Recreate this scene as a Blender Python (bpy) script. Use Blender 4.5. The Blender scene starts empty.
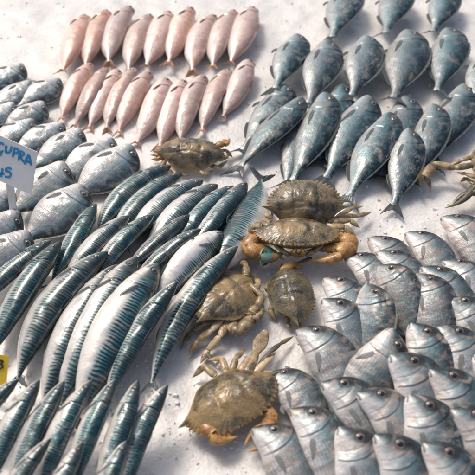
import bpy, math, random
import numpy as np
from mathutils import Vector, Matrix, noise
R = math.radians
random.seed(7); np.random.seed(7)
scene = bpy.context.scene
COL = scene.collection

# ------------------------------------------------------------------ camera
PITCH = R(46); HFOV = R(40); DIST = 1.35
CH = DIST*math.sin(PITCH); CY = -DIST*math.cos(PITCH)
FPX = 237.5/math.tan(HFOV/2)
CAM = Vector((0, CY, CH))
FWD = Vector((0, math.cos(PITCH), -math.sin(PITCH)))
UPV = Vector((0, math.sin(PITCH), math.cos(PITCH)))
def ray(px, py):
    return (FWD*FPX + Vector((1,0,0))*(px-237.5) - UPV*(py-237.5)).normalized()
def at(px, py, z=0.0):
    d = ray(px, py); k = (z-CAM.z)/d.z
    return CAM + d*k
cd = bpy.data.cameras.new('camera'); cam = bpy.data.objects.new('camera', cd); COL.objects.link(cam)
cam.location = CAM; cam.rotation_euler = (math.pi/2-PITCH, 0, 0)
cd.sensor_width = 36; cd.lens = 18/math.tan(HFOV/2); cd.clip_end = 100; cd.clip_start = .02
cd.dof.use_dof = True; cd.dof.focus_distance = 1.28; cd.dof.aperture_fstop = 4.5
scene.camera = cam

# ------------------------------------------------------------------ light
SUN_EL, SUN_AZ = R(54), R(-38)
w = bpy.data.worlds.new('World'); scene.world = w; w.use_nodes = True
nt = w.node_tree; bg = nt.nodes['Background']
sky = nt.nodes.new('ShaderNodeTexSky'); sky.sky_type = 'NISHITA'; sky.sun_disc = False
sky.sun_elevation = SUN_EL; sky.sun_rotation = SUN_AZ; sky.dust_density = 6; sky.air_density = 1.0; sky.ozone_density = .6
nt.links.new(sky.outputs[0], bg.inputs[0]); bg.inputs[1].default_value = .135
sd = bpy.data.lights.new('sun', 'SUN'); so = bpy.data.objects.new('sun', sd); COL.objects.link(so)
sd.energy = 1.75; sd.angle = R(17); sd.color = (1, .94, .86)
sdir = Vector((math.sin(SUN_AZ)*math.cos(SUN_EL), math.cos(SUN_AZ)*math.cos(SUN_EL), math.sin(SUN_EL)))
so.rotation_euler = sdir.to_track_quat('Z', 'Y').to_euler()
scene.view_settings.view_transform = 'Standard'; scene.view_settings.look = 'None'
scene.view_settings.exposure = -0.12; scene.view_settings.gamma = 1

# ------------------------------------------------------------------ node helper
class NT:
    def __init__(s, name):
        s.m = bpy.data.materials.new(name); s.m.use_nodes = True
        s.t = s.m.node_tree; s.b = s.t.nodes['Principled BSDF']
    def n(s, typ, **kw):
        o = s.t.nodes.new('ShaderNode'+typ)
        for k, v in kw.items(): setattr(o, k, v)
        return o
    def l(s, a, b): s.t.links.new(a, b)
    def inp(s, sock, v):
        if hasattr(v, 'is_linked') or isinstance(v, bpy.types.NodeSocket): s.l(v, sock)
        else: sock.default_value = v
    def math(s, op, a, b=0.0, clamp=False):
        o = s.n('Math', operation=op, use_clamp=clamp); s.inp(o.inputs[0], a); s.inp(o.inputs[1], b); return o.outputs[0]
    def attr(s, name):
        return s.n('Attribute', attribute_name=name)
    def mix(s, f, a, b, mode='MIX'):
        o = s.n('Mix', data_type='RGBA', blend_type=mode); s.inp(o.inputs[0], f)
        for i, v in ((6, a), (7, b)):
            if isinstance(v, tuple): v = (*v, 1) if len(v) == 3 else v
            s.inp(o.inputs[i], v)
        return o.outputs[2]
    def ramp(s, f, stops, interp='LINEAR'):
        o = s.n('ValToRGB'); s.l(f, o.inputs[0]); cr = o.color_ramp; cr.interpolation = interp
        while len(cr.elements) < len(stops): cr.elements.new(.5)
        for e, (p, c) in zip(cr.elements, stops):
            e.position = p; e.color = (*c, 1) if not isinstance(c, (int, float)) else (c, c, c, 1)
        return o.outputs[0]
    def scale(s, vec, sc, off=None):
        o = s.n('Mapping'); s.l(vec, o.inputs[0]); o.inputs['Scale'].default_value = sc
        if off is not None: s.l(off, o.inputs['Location'])
        return o.outputs[0]
    def noise(s, vec, sc, detail=3, rough=.5, dist=0):
        o = s.n('TexNoise'); s.l(vec, o.inputs['Vector']); o.inputs['Scale'].default_value = sc
        o.inputs['Detail'].default_value = detail; o.inputs['Roughness'].default_value = rough; o.inputs['Distortion'].default_value = dist
        return o.outputs['Fac']
    def bump(s, h, strength, dist, prev=None):
        o = s.n('Bump'); s.l(h, o.inputs['Height']); o.inputs['Strength'].default_value = strength; o.inputs['Distance'].default_value = dist
        if prev is not None: s.l(prev, o.inputs['Normal'])
        return o.outputs[0]
    def rnd_off(s):
        oi = s.n('ObjectInfo'); c = s.n('CombineXYZ')
        s.l(s.math('MULTIPLY', oi.outputs['Random'], 37.0), c.inputs[0]); s.l(s.math('MULTIPLY', oi.outputs['Random'], 11.0), c.inputs[1])
        s.l(s.math('MULTIPLY', oi.outputs['Random'], 5.0), c.inputs[2])
        return c.outputs[0], oi.outputs['Random']
    def fin(s, col, rough, metal=0, coat=.0, nrm=None, coatr=.08, spec=.5):
        b = s.b
        s.inp(b.inputs['Base Color'], col if not isinstance(col, tuple) else (*col, 1)); s.inp(b.inputs['Roughness'], rough); s.inp(b.inputs['Metallic'], metal)
        b.inputs['Coat Weight'].default_value = coat; b.inputs['Coat Roughness'].default_value = coatr; b.inputs['Specular IOR Level'].default_value = spec
        if nrm is not None: s.l(nrm, b.inputs['Normal'])
        return s.m

def skin(name, kind, back, back2, mid, belly, warm, gloss=.3):  # gloss = base roughness
    """wet fish skin; 'rest' = undeformed body coordinates in body lengths, 'tv' = (along, dorsal-ventral)"""
    N = NT(name); rest = N.attr('rest').outputs['Vector']; tv = N.attr('tv').outputs['Vector']; mk = N.attr('mark').outputs['Fac']
    off, rnd = N.rnd_off()
    sep = N.n('SeparateXYZ'); N.l(tv, sep.inputs[0]); T, V = sep.outputs[0], sep.outputs[1]
    sr = N.n('SeparateXYZ'); N.l(rest, sr.inputs[0])
    rp = N.scale(rest, (1,1,1), off)
    big = N.noise(rp, 7, 3, .55); fine = N.noise(rp, 60, 4, .6)
    vj = N.math('ADD', V, N.math('MULTIPLY', N.math('SUBTRACT', big, .5), .55))
    vj = N.math('ADD', vj, N.math('MULTIPLY', N.math('SUBTRACT', rnd, .5), .25))
    v01 = N.math('MULTIPLY_ADD', vj, .5); v01.node.inputs[2].default_value = .5
    headm = N.math('SMOOTH_MIN', 1, 1)
    head = N.ramp(T, [(.24, 1), (.285, 0)])
    if kind == 'mackerel':
        col = N.ramp(v01, [(.30, belly), (.46, tuple(.5*a+.5*b for a, b in zip(belly, mid))), (.54, mid), (.68, back2), (.86, back)])
        # wavy bars
        wv = N.n('TexWave', wave_type='BANDS', bands_direction='X', wave_profile='SIN'); 
        vec = N.scale(rest, (17, 12, 0), off)
        N.l(vec, wv.inputs[0]); wv.inputs['Scale'].default_value = 1; wv.inputs['Distortion'].default_value = 7.0
        wv.inputs['Detail'].default_value = 1.6; wv.inputs['Detail Scale'].default_value = 1.25; wv.inputs['Detail Roughness'].default_value = .4
        st = N.ramp(wv.outputs['Fac'], [(.44, 0), (.60, 1)])
        m = N.ramp(v01, [(.44, 0), (.56, 1)])
        m2 = N.math('MULTIPLY', N.math('MULTIPLY', st, m), N.ramp(T, [(.13, 0), (.2, 1)]))
        # dark head cap
        hc = N.math('MULTIPLY', N.ramp(T, [(.13, 1), (.22, 0)]), N.ramp(v01, [(.34, 0), (.50, 1)]))
    else:
        col = N.ramp(v01, [(.12, belly), (.42, mid), (.66, back2), (.84, back)])
        hc = N.math('MULTIPLY', N.ramp(T, [(.12, 1), (.21, 0)]), N.ramp(v01, [(.45, 0), (.72, 1)]))
        col = N.mix(N.math('MULTIPLY', hc, .2 if kind == 'mullet' else .88), col, (.03, .036, .04))
        if kind == 'striped':
            wv = N.n('TexWave', wave_type='BANDS', bands_direction='X'); N.l(N.scale(rest, (3.4, .6, 0), off), wv.inputs[0])
            wv.inputs['Scale'].default_value = 1; wv.inputs['Distortion'].default_value = 1.6; wv.inputs['Detail Scale'].default_value = .8
            b_ = N.math('MULTIPLY', N.ramp(wv.outputs['Fac'], [(.35, 0), (.85, 1)]), N.ramp(T, [(.27, 0), (.34, 1)]))
            col = N.mix(N.math('MULTIPLY', b_, .42), col, tuple(c*.5 for c in mid))
        if kind == 'mullet':
            sp_ = N.noise(rp, 26, 4, .65)
            col = N.mix(N.math('MULTIPLY', N.ramp(sp_, [(.5,0),(.62,.75)]), N.ramp(v01, [(.35,0),(.6,1)])), col, (.62,.25,.17))
        if kind != 'mullet':
            # fine lengthwise scale rows
            w2 = N.n('TexWave', wave_type='BANDS', bands_direction='Y'); N.l(N.scale(rest, (1.5, 16, 0)), w2.inputs[0]); w2.inputs['Scale'].default_value = 1; w2.inputs['Distortion'].default_value = .5
            col = N.mix(N.math('MULTIPLY', N.math('MULTIPLY', w2.outputs['Fac'], .22), N.ramp(T, [(.26, 0), (.32, 1)])), col, back)
    # warm / iridescent blotches
    irid = N.noise(rp, 11, 2, .5, .6)
    col = N.mix(N.ramp(irid, [(.50, 0), (.70, .26 if kind == 'mackerel' else .60)]), col, warm)
    cool = N.noise(N.scale(rp, (1,1,1)), 16, 3, .6, 1.0)
    if kind != 'mullet':
        col = N.mix(N.math('MULTIPLY', N.ramp(cool, [(.5, 0), (.7, .38 if kind == 'mackerel' else .34)]), N.ramp(v01, [(.25, 0), (.55, 1)])), col, (.09, .33, .37))
    if kind == 'mackerel':
        col = N.mix(N.math('MULTIPLY', m2, .92), col, (.006, .022, .028))
        col = N.mix(N.math('MULTIPLY', hc, .72), col, (.012, .022, .024))
    # scales
    vo = N.n('TexVoronoi', feature='F1'); N.l(N.scale(rest, (78, 92, 0)), vo.inputs['Vector']); vo.inputs['Randomness'].default_value = .45; vo.inputs['Scale'].default_value = 1
    if kind == 'mackerel':
        vo.inputs['Scale'].default_value = 1.7
    body = N.ramp(T, [(.25, 0), (.3, 1)])
    sc = N.math('MULTIPLY', N.ramp(vo.outputs['Distance'], [(.25, 0), (.75, 1)]), body)
    col = N.mix(N.math('MULTIPLY', sc, .12 if kind == 'mackerel' else .36), col, back)
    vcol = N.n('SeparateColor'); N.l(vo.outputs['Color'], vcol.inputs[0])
    glint = N.math('MULTIPLY', N.math('MULTIPLY', N.math('GREATER_THAN', vcol.outputs[0], .72), body), N.ramp(N.noise(rp, 5, 2, .5), [(.5,0),(.62,1)]))  # wet sparkle painted into the skin colour as random brighter scale cells
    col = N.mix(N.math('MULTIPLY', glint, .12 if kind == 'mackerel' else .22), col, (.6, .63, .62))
    # pigment marks (gill edges, mouth, fin roots)
    col = N.mix(N.math('MULTIPLY', mk, .85), col, (.02, .02, .022) if kind != 'mullet' else (.35, .1, .06))
    hv = N.n('HueSaturation'); N.l(col, hv.inputs['Color']); 
    N.l(N.math('ADD', N.math('MULTIPLY', rnd, .35), .82), hv.inputs['Value'])
    N.l(N.math('ADD', N.math('MULTIPLY', N.math('FRACT', N.math('MULTIPLY', rnd, 7.3)), .4), .75), hv.inputs['Saturation'])
    nb = N.bump(vo.outputs['Distance'], .22 if kind != 'mackerel' else .10, .001)
    nb = N.bump(fine, .12, .0015, nb)
    nb = N.bump(N.noise(rp, 9, 3, .5), .35, .012, nb)
    rough = N.ramp(fine, [(.3, gloss-.08), (.7, gloss+.14)])
    return N.fin(hv.outputs[0], rough, .08 if kind == 'mullet' else .18, .6 if kind == 'mackerel' else .32, nb, .12)

M = {}
M['mackerel'] = skin('mackerel_skin', 'mackerel', (.014,.055,.066), (.075,.205,.225), (.34,.44,.44), (.80,.75,.70), (.70,.55,.46), .24)
M['bream'] = skin('bream_skin', 'striped', (.035,.045,.052), (.16,.21,.23), (.40,.45,.46), (.80,.76,.73), (.62,.46,.37), .40)
M['dark_bream'] = skin('dark_bream_skin', 'bream', (.007,.020,.027), (.035,.095,.12), (.23,.34,.37), (.55,.57,.56), (.34,.30,.27), .33)
M['pale_bream'] = skin('pale_bream_skin', 'bream', (.05,.07,.08), (.30,.38,.40), (.62,.63,.62), (.87,.83,.80), (.62,.54,.49), .28)
M['mullet'] = skin('mullet_skin', 'mullet', (.50,.31,.25), (.66,.50,.44), (.78,.69,.63), (.87,.80,.75), (.74,.52,.42), .32)

def simple(name, c1, c2, sc=30, rough=.4, metal=0, coat=0, bump=.3, bd=.002, coordn='Object', detail=4, stops=(.35,.65), rcol=None):
    N = NT(name); tc = N.n('TexCoord'); off, rnd = N.rnd_off(); v = N.scale(tc.outputs[coordn], (1,1,1), off)
    f = N.noise(v, sc, detail, .6)
    col = N.mix(N.ramp(f, [(stops[0], 0), (stops[1], 1)]), c1, c2)
    if rcol: col = N.mix(N.ramp(N.noise(v, sc*.23, 2, .5), [(.45, 0), (.62, .8)]), col, rcol)
    return N.fin(col, rough, metal, coat, N.bump(f, bump, bd))
def finmat(name, c1, c2, alpha=.85):
    N = NT(name); tv = N.attr('tv').outputs['Vector']
    wv = N.n('TexWave', wave_type='BANDS', bands_direction='Y'); N.l(N.scale(tv, (.2, 3.2, 0)), wv.inputs[0]); wv.inputs['Scale'].default_value = 1; wv.inputs['Distortion'].default_value = .6
    col = N.mix(wv.outputs['Fac'], c1, c2)
    N.b.inputs['Alpha'].default_value = alpha
    return N.fin(col, .35, .1, .4, N.bump(wv.outputs['Fac'], .5, .002))
M['fin_grey'] = finmat('grey_fin', (.14,.19,.20), (.34,.37,.37), .5); M['fin_dark'] = finmat('dark_fin', (.03,.05,.055), (.16,.19,.20))
M['fin_pale'] = finmat('pale_fin', (.32,.36,.37), (.50,.51,.50), .42); M['fin_orange'] = finmat('orange_fin', (.5,.2,.1), (.72,.42,.28), .85)
M['iris'] = simple('iris', (.05,.06,.06), (.30,.30,.26), 260, .25, .2, .5, .1, .0005)
M['iris_red'] = simple('iris_red', (.07,.05,.045), (.30,.24,.21), 260, .25, .1, .5, .1, .0005)
M['pupil'] = simple('pupil', (.008,.010,.012), (.02,.025,.03), 200, .12, 0, 1, 0, .0005)
M['pupil_cloudy'] = simple('pupil_cloudy', (.16,.18,.19), (.35,.37,.38), 200, .15, 0, 1, 0, .0005)
def crabmat(name, base, dark, tip, scale=60, bumpd=.003):
    N = NT(name); tc = N.n('TexCoord'); off, rnd = N.rnd_off(); v = N.scale(tc.outputs['Object'], (1,1,1), off)
    f = N.noise(v, scale, 5, .62); g = N.noise(v, scale*.35, 3, .55, .5)
    col = N.mix(N.ramp(f, [(.42,0),(.58,1)]), dark, base)
    col = N.mix(N.ramp(g, [(.50,0),(.64,.8)]), col, tip)
    mk = N.attr('mark').outputs['Fac']
    col = N.mix(mk, col, tip)
    vo = N.n('TexVoronoi', feature='F1'); N.l(v, vo.inputs['Vector']); vo.inputs['Scale'].default_value = 330
    col = N.mix(N.math('MULTIPLY', N.ramp(vo.outputs['Distance'], [(.1,1),(.45,0)]), .30), col, tuple(min(1, c*2.1) for c in base))
    nb = N.bump(vo.outputs['Distance'], .35, .0012); nb = N.bump(f, .5, bumpd, nb); nb = N.bump(N.noise(v, 420, 2, .6), .4, .001, nb)
    return N.fin(col, N.ramp(f, [(.3,.26),(.7,.55)]), 0, .4, nb, .12)
M['crab'] = crabmat('crab_shell', (.185,.148,.090), (.055,.045,.028), (.37,.245,.105))
M['crab_leg'] = crabmat('crab_leg_shell', (.30,.215,.11), (.13,.09,.05), (.50,.37,.20), 80)
M['crab_claw'] = crabmat('crab_claw_shell', (.44,.21,.055), (.20,.10,.035), (.58,.33,.11), 60)
M['crab_pale'] = crabmat('crab_pale_shell', (.52,.38,.22), (.32,.20,.09), (.66,.52,.34), 70)
M['crab_finger'] = crabmat('crab_finger_shell', (.05,.22,.20), (.22,.13,.05), (.42,.22,.07), 70)
M['crab_dark'] = crabmat('crab_dark_shell', (.115,.100,.060), (.045,.042,.030), (.22,.16,.08), 60)

# ------------------------------------------------------------------ mesh helpers
def mesh_from(name, verts, faces, mat, attrs=None, smooth=True):
    me = bpy.data.meshes.new(name); me.from_pydata([tuple(v) for v in verts], [], faces)
    for k, arr in (attrs or {}).items():
        if arr.ndim == 1:
            a = me.attributes.new(k, 'FLOAT', 'POINT'); a.data.foreach_set('value', arr.astype(np.float32))
        else:
            a = me.attributes.new(k, 'FLOAT_VECTOR', 'POINT'); a.data.foreach_set('vector', arr.astype(np.float32).ravel())
    if smooth: me.polygons.foreach_set('use_smooth', [True]*len(me.polygons))
    me.materials.append(mat); me.update()
    return me
def link(name, me, parent=None):
    o = bpy.data.objects.new(name, me); COL.objects.link(o)
    if parent is not None: o.parent = parent
    return o
def tag(o, label=None, cat=None, group=None, kind=None):
    if label: o['label'] = label
    if cat: o['category'] = cat
    if group: o['group'] = group
    if kind: o['kind'] = kind
    return o
def empty(name, loc=(0,0,0)):
    o = bpy.data.objects.new(name, None); COL.objects.link(o); o.location = loc; o.empty_display_size = .02; return o
def crom(ts, ks):
    xs = np.array([k[0] for k in ks]); ys = np.array([k[1] for k in ks]); m = np.gradient(ys, xs)
    i = np.clip(np.searchsorted(xs, ts)-1, 0, len(xs)-2); h = xs[i+1]-xs[i]; u = np.clip((ts-xs[i])/h, 0, 1)
    return (2*u**3-3*u**2+1)*ys[i]+(u**3-2*u**2+u)*h*m[i]+(-2*u**3+3*u**2)*ys[i+1]+(u**3-u**2)*h*m[i+1]
def grid_faces(nu, nv, wrap=False, off=0):
    f = []
    for i in range(nu-1):
        for j in range(nv if wrap else nv-1):
            a = off+i*nv+j; b = off+i*nv+(j+1) % nv; f.append((a, b, b+nv, a+nv))
    return f
def ss(a, b, x): 
    u = np.clip((x-a)/(b-a), 0, 1); return u*u*(3-2*u)

SP = {
 'bream': dict(
   top=[(0,.008),(.012,.034),(.04,.078),(.08,.118),(.13,.146),(.19,.160),(.28,.174),(.38,.172),(.48,.156),(.58,.128),(.66,.096),(.73,.064),(.79,.041),(.83,.034),(.87,.038),(.885,.04)],
   bot=[(0,.008),(.012,.024),(.04,.046),(.08,.070),(.13,.094),(.19,.116),(.28,.140),(.38,.152),(.48,.144),(.58,.120),(.66,.088),(.73,.058),(.79,.038),(.83,.032),(.87,.036),(.885,.038)],
   th=[(0,.006),(.012,.020),(.04,.036),(.08,.046),(.13,.052),(.19,.060),(.28,.068),(.38,.069),(.48,.062),(.58,.050),(.66,.037),(.73,.026),(.79,.018),(.83,.014),(.87,.008),(.885,.003)],
   y0=lambda x: -.030*(1-ss(0,.2,x)), eye=(.104,.044,.0275), op=(.238,-.01,3.0), pre=(.172,-.01,3.2), mouth=((-.004,-.040),(.046,-.066)), p=.92,
   tail=(.865,.925,1.0,.038,.140), dors=(.24,.76,.030), anal=(.58,.76,.026), pect=(.262,-.055,.15,.030,-.06), pelv=(.33,.10,.03)),
 'mackerel': dict(
   top=[(0,.004),(.012,.012),(.04,.027),(.08,.042),(.14,.057),(.22,.069),(.32,.077),(.42,.079),(.52,.078),(.62,.071),(.72,.056),(.80,.037),(.87,.017),(.905,.010),(.93,.012)],
   bot=[(0,.004),(.012,.011),(.04,.025),(.08,.040),(.14,.056),(.22,.071),(.32,.081),(.42,.085),(.52,.082),(.62,.073),(.72,.056),(.80,.037),(.87,.017),(.905,.010),(.93,.012)],
   th=[(0,.003),(.012,.010),(.04,.021),(.08,.032),(.14,.044),(.22,.053),(.32,.058),(.42,.060),(.52,.058),(.62,.052),(.72,.041),(.80,.028),(.87,.014),(.905,.009),(.93,.004)],
   y0=lambda x: -.004*(1-ss(0,.2,x)), eye=(.078,.010,.0155), op=(.215,-.01,4.0), pre=(.15,-.01,5.), mouth=((0,-.004),(.075,-.020)), p=1.0,
   tail=(.905,.945,1.0,.010,.085), dors=(.36,.48,.020), anal=(.60,.70,.014), pect=(.225,.0,.10,.016,-.10), pelv=(.27,.05,.012)),
}
mu = dict(SP['mackerel']); mu['top'] = [(x, y*1.28 if x < .7 else y*1.35) for x, y in mu['top']]; mu['bot'] = [(x, y*1.15 if x < .7 else y*1.3) for x, y in mu['bot']]
mu['th'] = [(x, y*1.22) for x, y in mu['th']]; mu['eye'] = (.085,.03,.022); mu['tail'] = (.90,.95,1.0,.016,.06)
mu['top'] = [(x, y*(1+.5*math.exp(-((x-.06)/.05)**2))) for x, y in mu['top']]
SP['mullet'] = mu

def bend_pts(P, by, bz, tw=0):
    """P in rest coordinates (x from snout 0..1) -> local, snout at +.5"""
    Q = P.copy(); x = P[:,0]-.5
    s = (2*x)**2
    sl = by*8*x; n = np.sqrt(1+sl*sl)       # cross-sections stay perpendicular to the bent spine
    Q[:,0] = -x + P[:,1]*sl/n; Q[:,1] = by*(s-.33) + P[:,1]/n; Q[:,2] = P[:,2] + bz*(s-.33)
    return Q

def sheet(fn, nu, nv, th, mat, name, by, bz, thin_edge=True):
    """thin solid membrane: fn(u,v)->rest xyz"""
    V = []; TV = []
    for side in (1, -1):
        for i in range(nu):
            for j in range(nv):
                u, v = i/(nu-1), j/(nv-1); p = fn(u, v); k = th*(1-.7*v)*.5*side
                V.append((p[0], p[1], p[2]+k)); TV.append((v, u*12, 0))
    F = grid_faces(nu, nv) + [tuple(reversed(f)) for f in grid_faces(nu, nv, off=nu*nv)]
    n = nu*nv
    ring = [i*nv for i in range(nu)] + [(nu-1)*nv+j for j in range(1, nv)] + [i*nv+nv-1 for i in range(nu-2, -1, -1)] + [j for j in range(nv-2, 0, -1)]
    for a, b in zip(ring, ring[1:]+ring[:1]): F.append((a, b, b+n, a+n))
    V = bend_pts(np.array(V, float), by, bz)
    return mesh_from(name, V, F, mat, {'tv': np.array(TV, float)})

def make_fish(kind_name, species, mat, fin, by, bz, eye_mat, pup_mat, seed, gape=0., fins=('tail_fin','dorsal_fin','anal_fin','pectoral_fin','pelvic_fin')):
    S = SP[species]; rng = random.Random(seed)
    fat = 1+rng.uniform(-.05, .06)
    NX, NA = 150, 88
    xe = S['top'][-1][0]
    u = np.linspace(0, 1, NX); xs = xe*(.55*u**1.0+.45*u**2.1)
    xs[1] = xs[1]*.6
    top = crom(xs, S['top'])*fat; bot = crom(xs, S['bot'])*fat; th = crom(xs, S['th'])
    a = np.linspace(0, 2*np.pi, NA, endpoint=False)
    sa, ca = np.sin(a), np.cos(a)
    X = np.repeat(xs[:,None], NA, 1)
    Y = np.where(sa > 0, top[:,None]*sa, bot[:,None]*sa)
    p = S['p']
    Z = th[:,None]*np.sign(ca)*np.abs(ca)**(1/p if p < 1 else 1)
    if species == 'bream': Z = Z*(1+.10*np.exp(-((X-.2)/.07)**2)*(np.abs(sa) < .5))
    Yr = Y.copy(); Y = Y + S['y0'](X)
    V_ = np.repeat(sa[None,:], NX, 0)
    # relief
    D = np.zeros_like(X); MK = np.zeros_like(X)
    ox, oy, ok = S['op']; k1 = th.max()/.06
    xo = ox - ok*(Y-oy)**2
    dx = xo-X; lim = (np.abs(sa) < .93)
    act = np.where(np.abs(V_) < .9, 1, 0)*1.0
    D += act*np.where(dx > 0, .0048*np.exp(-dx/.035), -.0024*np.exp(dx/.010))
    oq = rng.uniform(.35, .85); MK += act*oq*(.5+.5*np.sin(Y*30+seed))*np.exp(-((X-xo-.004)/((.0060 if species == 'bream' else .0042)*(1+.5*np.sin(Y*21+seed*2))))**2)
    px_, py_, pk = S['pre']; xp = px_-pk*(Y-py_)**2
    D += act*(-.0020)*np.exp(-((X-xp)/.005)**2)
    MK += act*.30*np.exp(-((X-xp)/.005)**2)
    (mx0,my0),(mx1,my1) = S['mouth']
    tt = np.clip(((X-mx0)*(mx1-mx0)+(Y-my0)*(my1-my0))/((mx1-mx0)**2+(my1-my0)**2), 0, 1)
    dm = np.hypot(X-mx0-tt*(mx1-mx0), Y-my0-tt*(my1-my0))
    D += -(.0032 if species == 'bream' else .004)*np.exp(-(dm/.0038)**2); MK += .95*np.exp(-(dm/.0042)**2)
    D += .0012*np.exp(-((dm-.014)/.008)**2)
    ex, ey, er = S['eye']; de = np.hypot(X-ex, Y-ey)
    D += .0018*np.exp(-((de-er*1.15)/(er*.28))**2) - .003*np.exp(-(de/(er*.7))**4)
    MK += .9*np.exp(-((de-er*1.08)/(er*.20))**2)
    if species == 'bream':
        MK += .95*np.exp(-(((X-ex+.008)/(er*2.0))**4)-((Y-ey-.034)/(er*1.35))**4)
    if species == 'bream':   # nostril, cheek folds, pectoral root
        dn = np.hypot(X-ex+.040, Y-ey-.006); D += -.002*np.exp(-(dn/.004)**2); MK += .9*np.exp(-(dn/.0035)**2)
        D += .0015*np.sin((X*70+Y*30))*np.exp(-((X-.2)/.03)**2)
    # lateral line
    yl = .045 if species == 'bream' else .015
    ll = yl*(1-ss(.35,.85,X)); D += -.0008*np.exp(-((Y-ll)/.003)**2)*ss(.28,.32,X); MK += .28*np.exp(-((Y-ll)/.003)**2)*ss(.28,.32,X)
    # gentle dents and wrinkles
    for _ in range(7):
        cx, cy = rng.uniform(.3,.75), rng.uniform(-.08,.08); D += -rng.uniform(.001,.0035)*np.exp(-((X-cx)/rng.uniform(.02,.06))**2-((Y-cy)/rng.uniform(.02,.05))**2)
    Z2 = Z + D*np.sign(ca)*np.minimum(1, np.abs(ca)*2.2)
    pr = np.stack([X, Y, Z2], -1).reshape(-1, 3)
    F = grid_faces(NX, NA, True)
    F.append(tuple(range(NA))); F.append(tuple(range((NX-1)*NA, NX*NA))[::-1])
    Q = bend_pts(pr, by, bz)
    me = mesh_from('body', Q, F, mat, {'rest': np.stack([X, Yr, Z], -1).reshape(-1,3), 'tv': np.stack([X, V_, 0*X], -1).reshape(-1,3), 'mark': np.clip(MK, 0, 1).ravel()})
    root = empty(kind_name); link('body', me, root)
    def surf(x, y, s=-1):
        x = np.array([x], float); t_ = crom(x, S['top'])[0]*fat; b_ = crom(x, S['bot'])[0]*fat; h_ = crom(x, S['th'])[0]
        yy = y-S['y0'](x)[0]; r = min(.97, abs(yy)/(t_ if yy > 0 else b_))
        return s*h_*(math.sqrt(1-r*r))
    # eye
    def dome(r, h, c, mat, name, par, n=24):
        V = []; 
        for i in range(9):
            rr = math.sin(math.pi/2*i/8)*r; hh = math.cos(math.pi/2*i/8)*h
            for j in range(n):
                q = 2*math.pi*j/n; V.append((c[0]+rr*math.cos(q), c[1]+rr*math.sin(q), c[2]-hh))
        F = grid_faces(9, n, True); F.append(tuple(range(n)))
        return link(name, mesh_from(name, bend_pts(np.array(V), by, bz), F, mat), par)
    zc = surf(ex, ey)
    slope = 0
    eo = dome(er, er*.36, (ex, ey, zc+er*.10), eye_mat, 'eye', root)
    dome(er*.64, er*.24, (ex+.0005, ey, zc-er*.10), pup_mat, 'pupil', eo)
    # fins
    tb, tf, tt_, bh, sp = S['tail']; sk = rng.uniform(-.3,.3); wz = rng.uniform(-.02,.02); ph = rng.uniform(0,6)
    spn = sp*rng.uniform(.78,1.02)
    if 'tail_fin' in fins:
        def ft(u, v):
            s = u*2-1; A = abs(s)
            xt = tf+(tt_-tf)*A**1.25 + .008*math.sin(u*40)*.3; x = tb+(xt-tb)*v
            y = s*bh*(1-v)*.9 + s*spn*v**.9*(1+.12*sk*s)
            return (x, y, wz*v*v*2+.005*math.sin(u*9+ph)*v + .0006*math.sin(u*70))
        link('tail_fin', sheet(ft, 41, 9, .005, fin, 'tail_fin', by, bz), root)
    ln = rng.uniform(.3,.9)
    def edge(x, tops=True):
        x = np.array([x], float); return (crom(x, S['top'])[0] if tops else -crom(x, S['bot'])[0])*fat + S['y0'](x)[0]
    x0, x1, hf = S['dors']
    if 'dorsal_fin' in fins:
        def fd(u, v):
            x = x0+(x1-x0)*u; h = hf*math.sin(math.pi*min(1, u*.9+.1))**.5*(1-.25*(u*11 % 1))
            return (x+v*h*.7, edge(x)-.004+v*h, -ln*h*v*.7)
        link('dorsal_fin', sheet(fd, 67, 5, .004, fin, 'dorsal_fin', by, bz), root)
    x0a, x1a, ha = S['anal']
    if 'anal_fin' in fins:
        def fa(u, v):
            x = x0a+(x1a-x0a)*u; h = ha*math.sin(math.pi*min(1, u*.8+.2))**.5
            return (x+v*h*.9, edge(x, False)+.004-v*h, -ln*h*v*.5)
        link('anal_fin', sheet(fa, 25, 4, .004, fin, 'anal_fin', by, bz), root)
    if 'pectoral_fin' in fins:
        xp0, yp0, lp, wp, sl = S['pect']; wp *= .72; an = sl*2+rng.uniform(-.45,.15)
        def fp(u, v):
            s = u*2-1; d = v*lp; wv = wp*(math.sin(math.pi*min(1, v*.85+.12))**.8)*(1-.5*v)
            x = xp0+d*math.cos(an)-s*wv*math.sin(an); y = yp0+d*math.sin(an)+s*wv*math.cos(an)
            return (x, y, surf(x, y)-.002-.002*math.sin(v*3)-.0015*math.sin(u*22))
        link('pectoral_fin', sheet(fp, 17, 13, .0025, (M['fin_grey'] if fin is M['fin_dark'] else fin) if species != 'mullet' else M['fin_orange'], 'pectoral_fin', by, bz), root)
    if 'pelvic_fin' in fins:
        xq, lq, wq = S['pelv']
        def fq(u, v):
            s = u; x = xq+v*lq-s*wq*.2; y = edge(xq, False)+.012-v*lq*.35-s*wq*math.sin(math.pi*min(1,v*.8+.15)); 
            return (x, y, -.015-.01*v)
        link('pelvic_fin', sheet(fq, 9, 7, .004, fin, 'pelvic_fin', by, bz), root)
    return root

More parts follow.
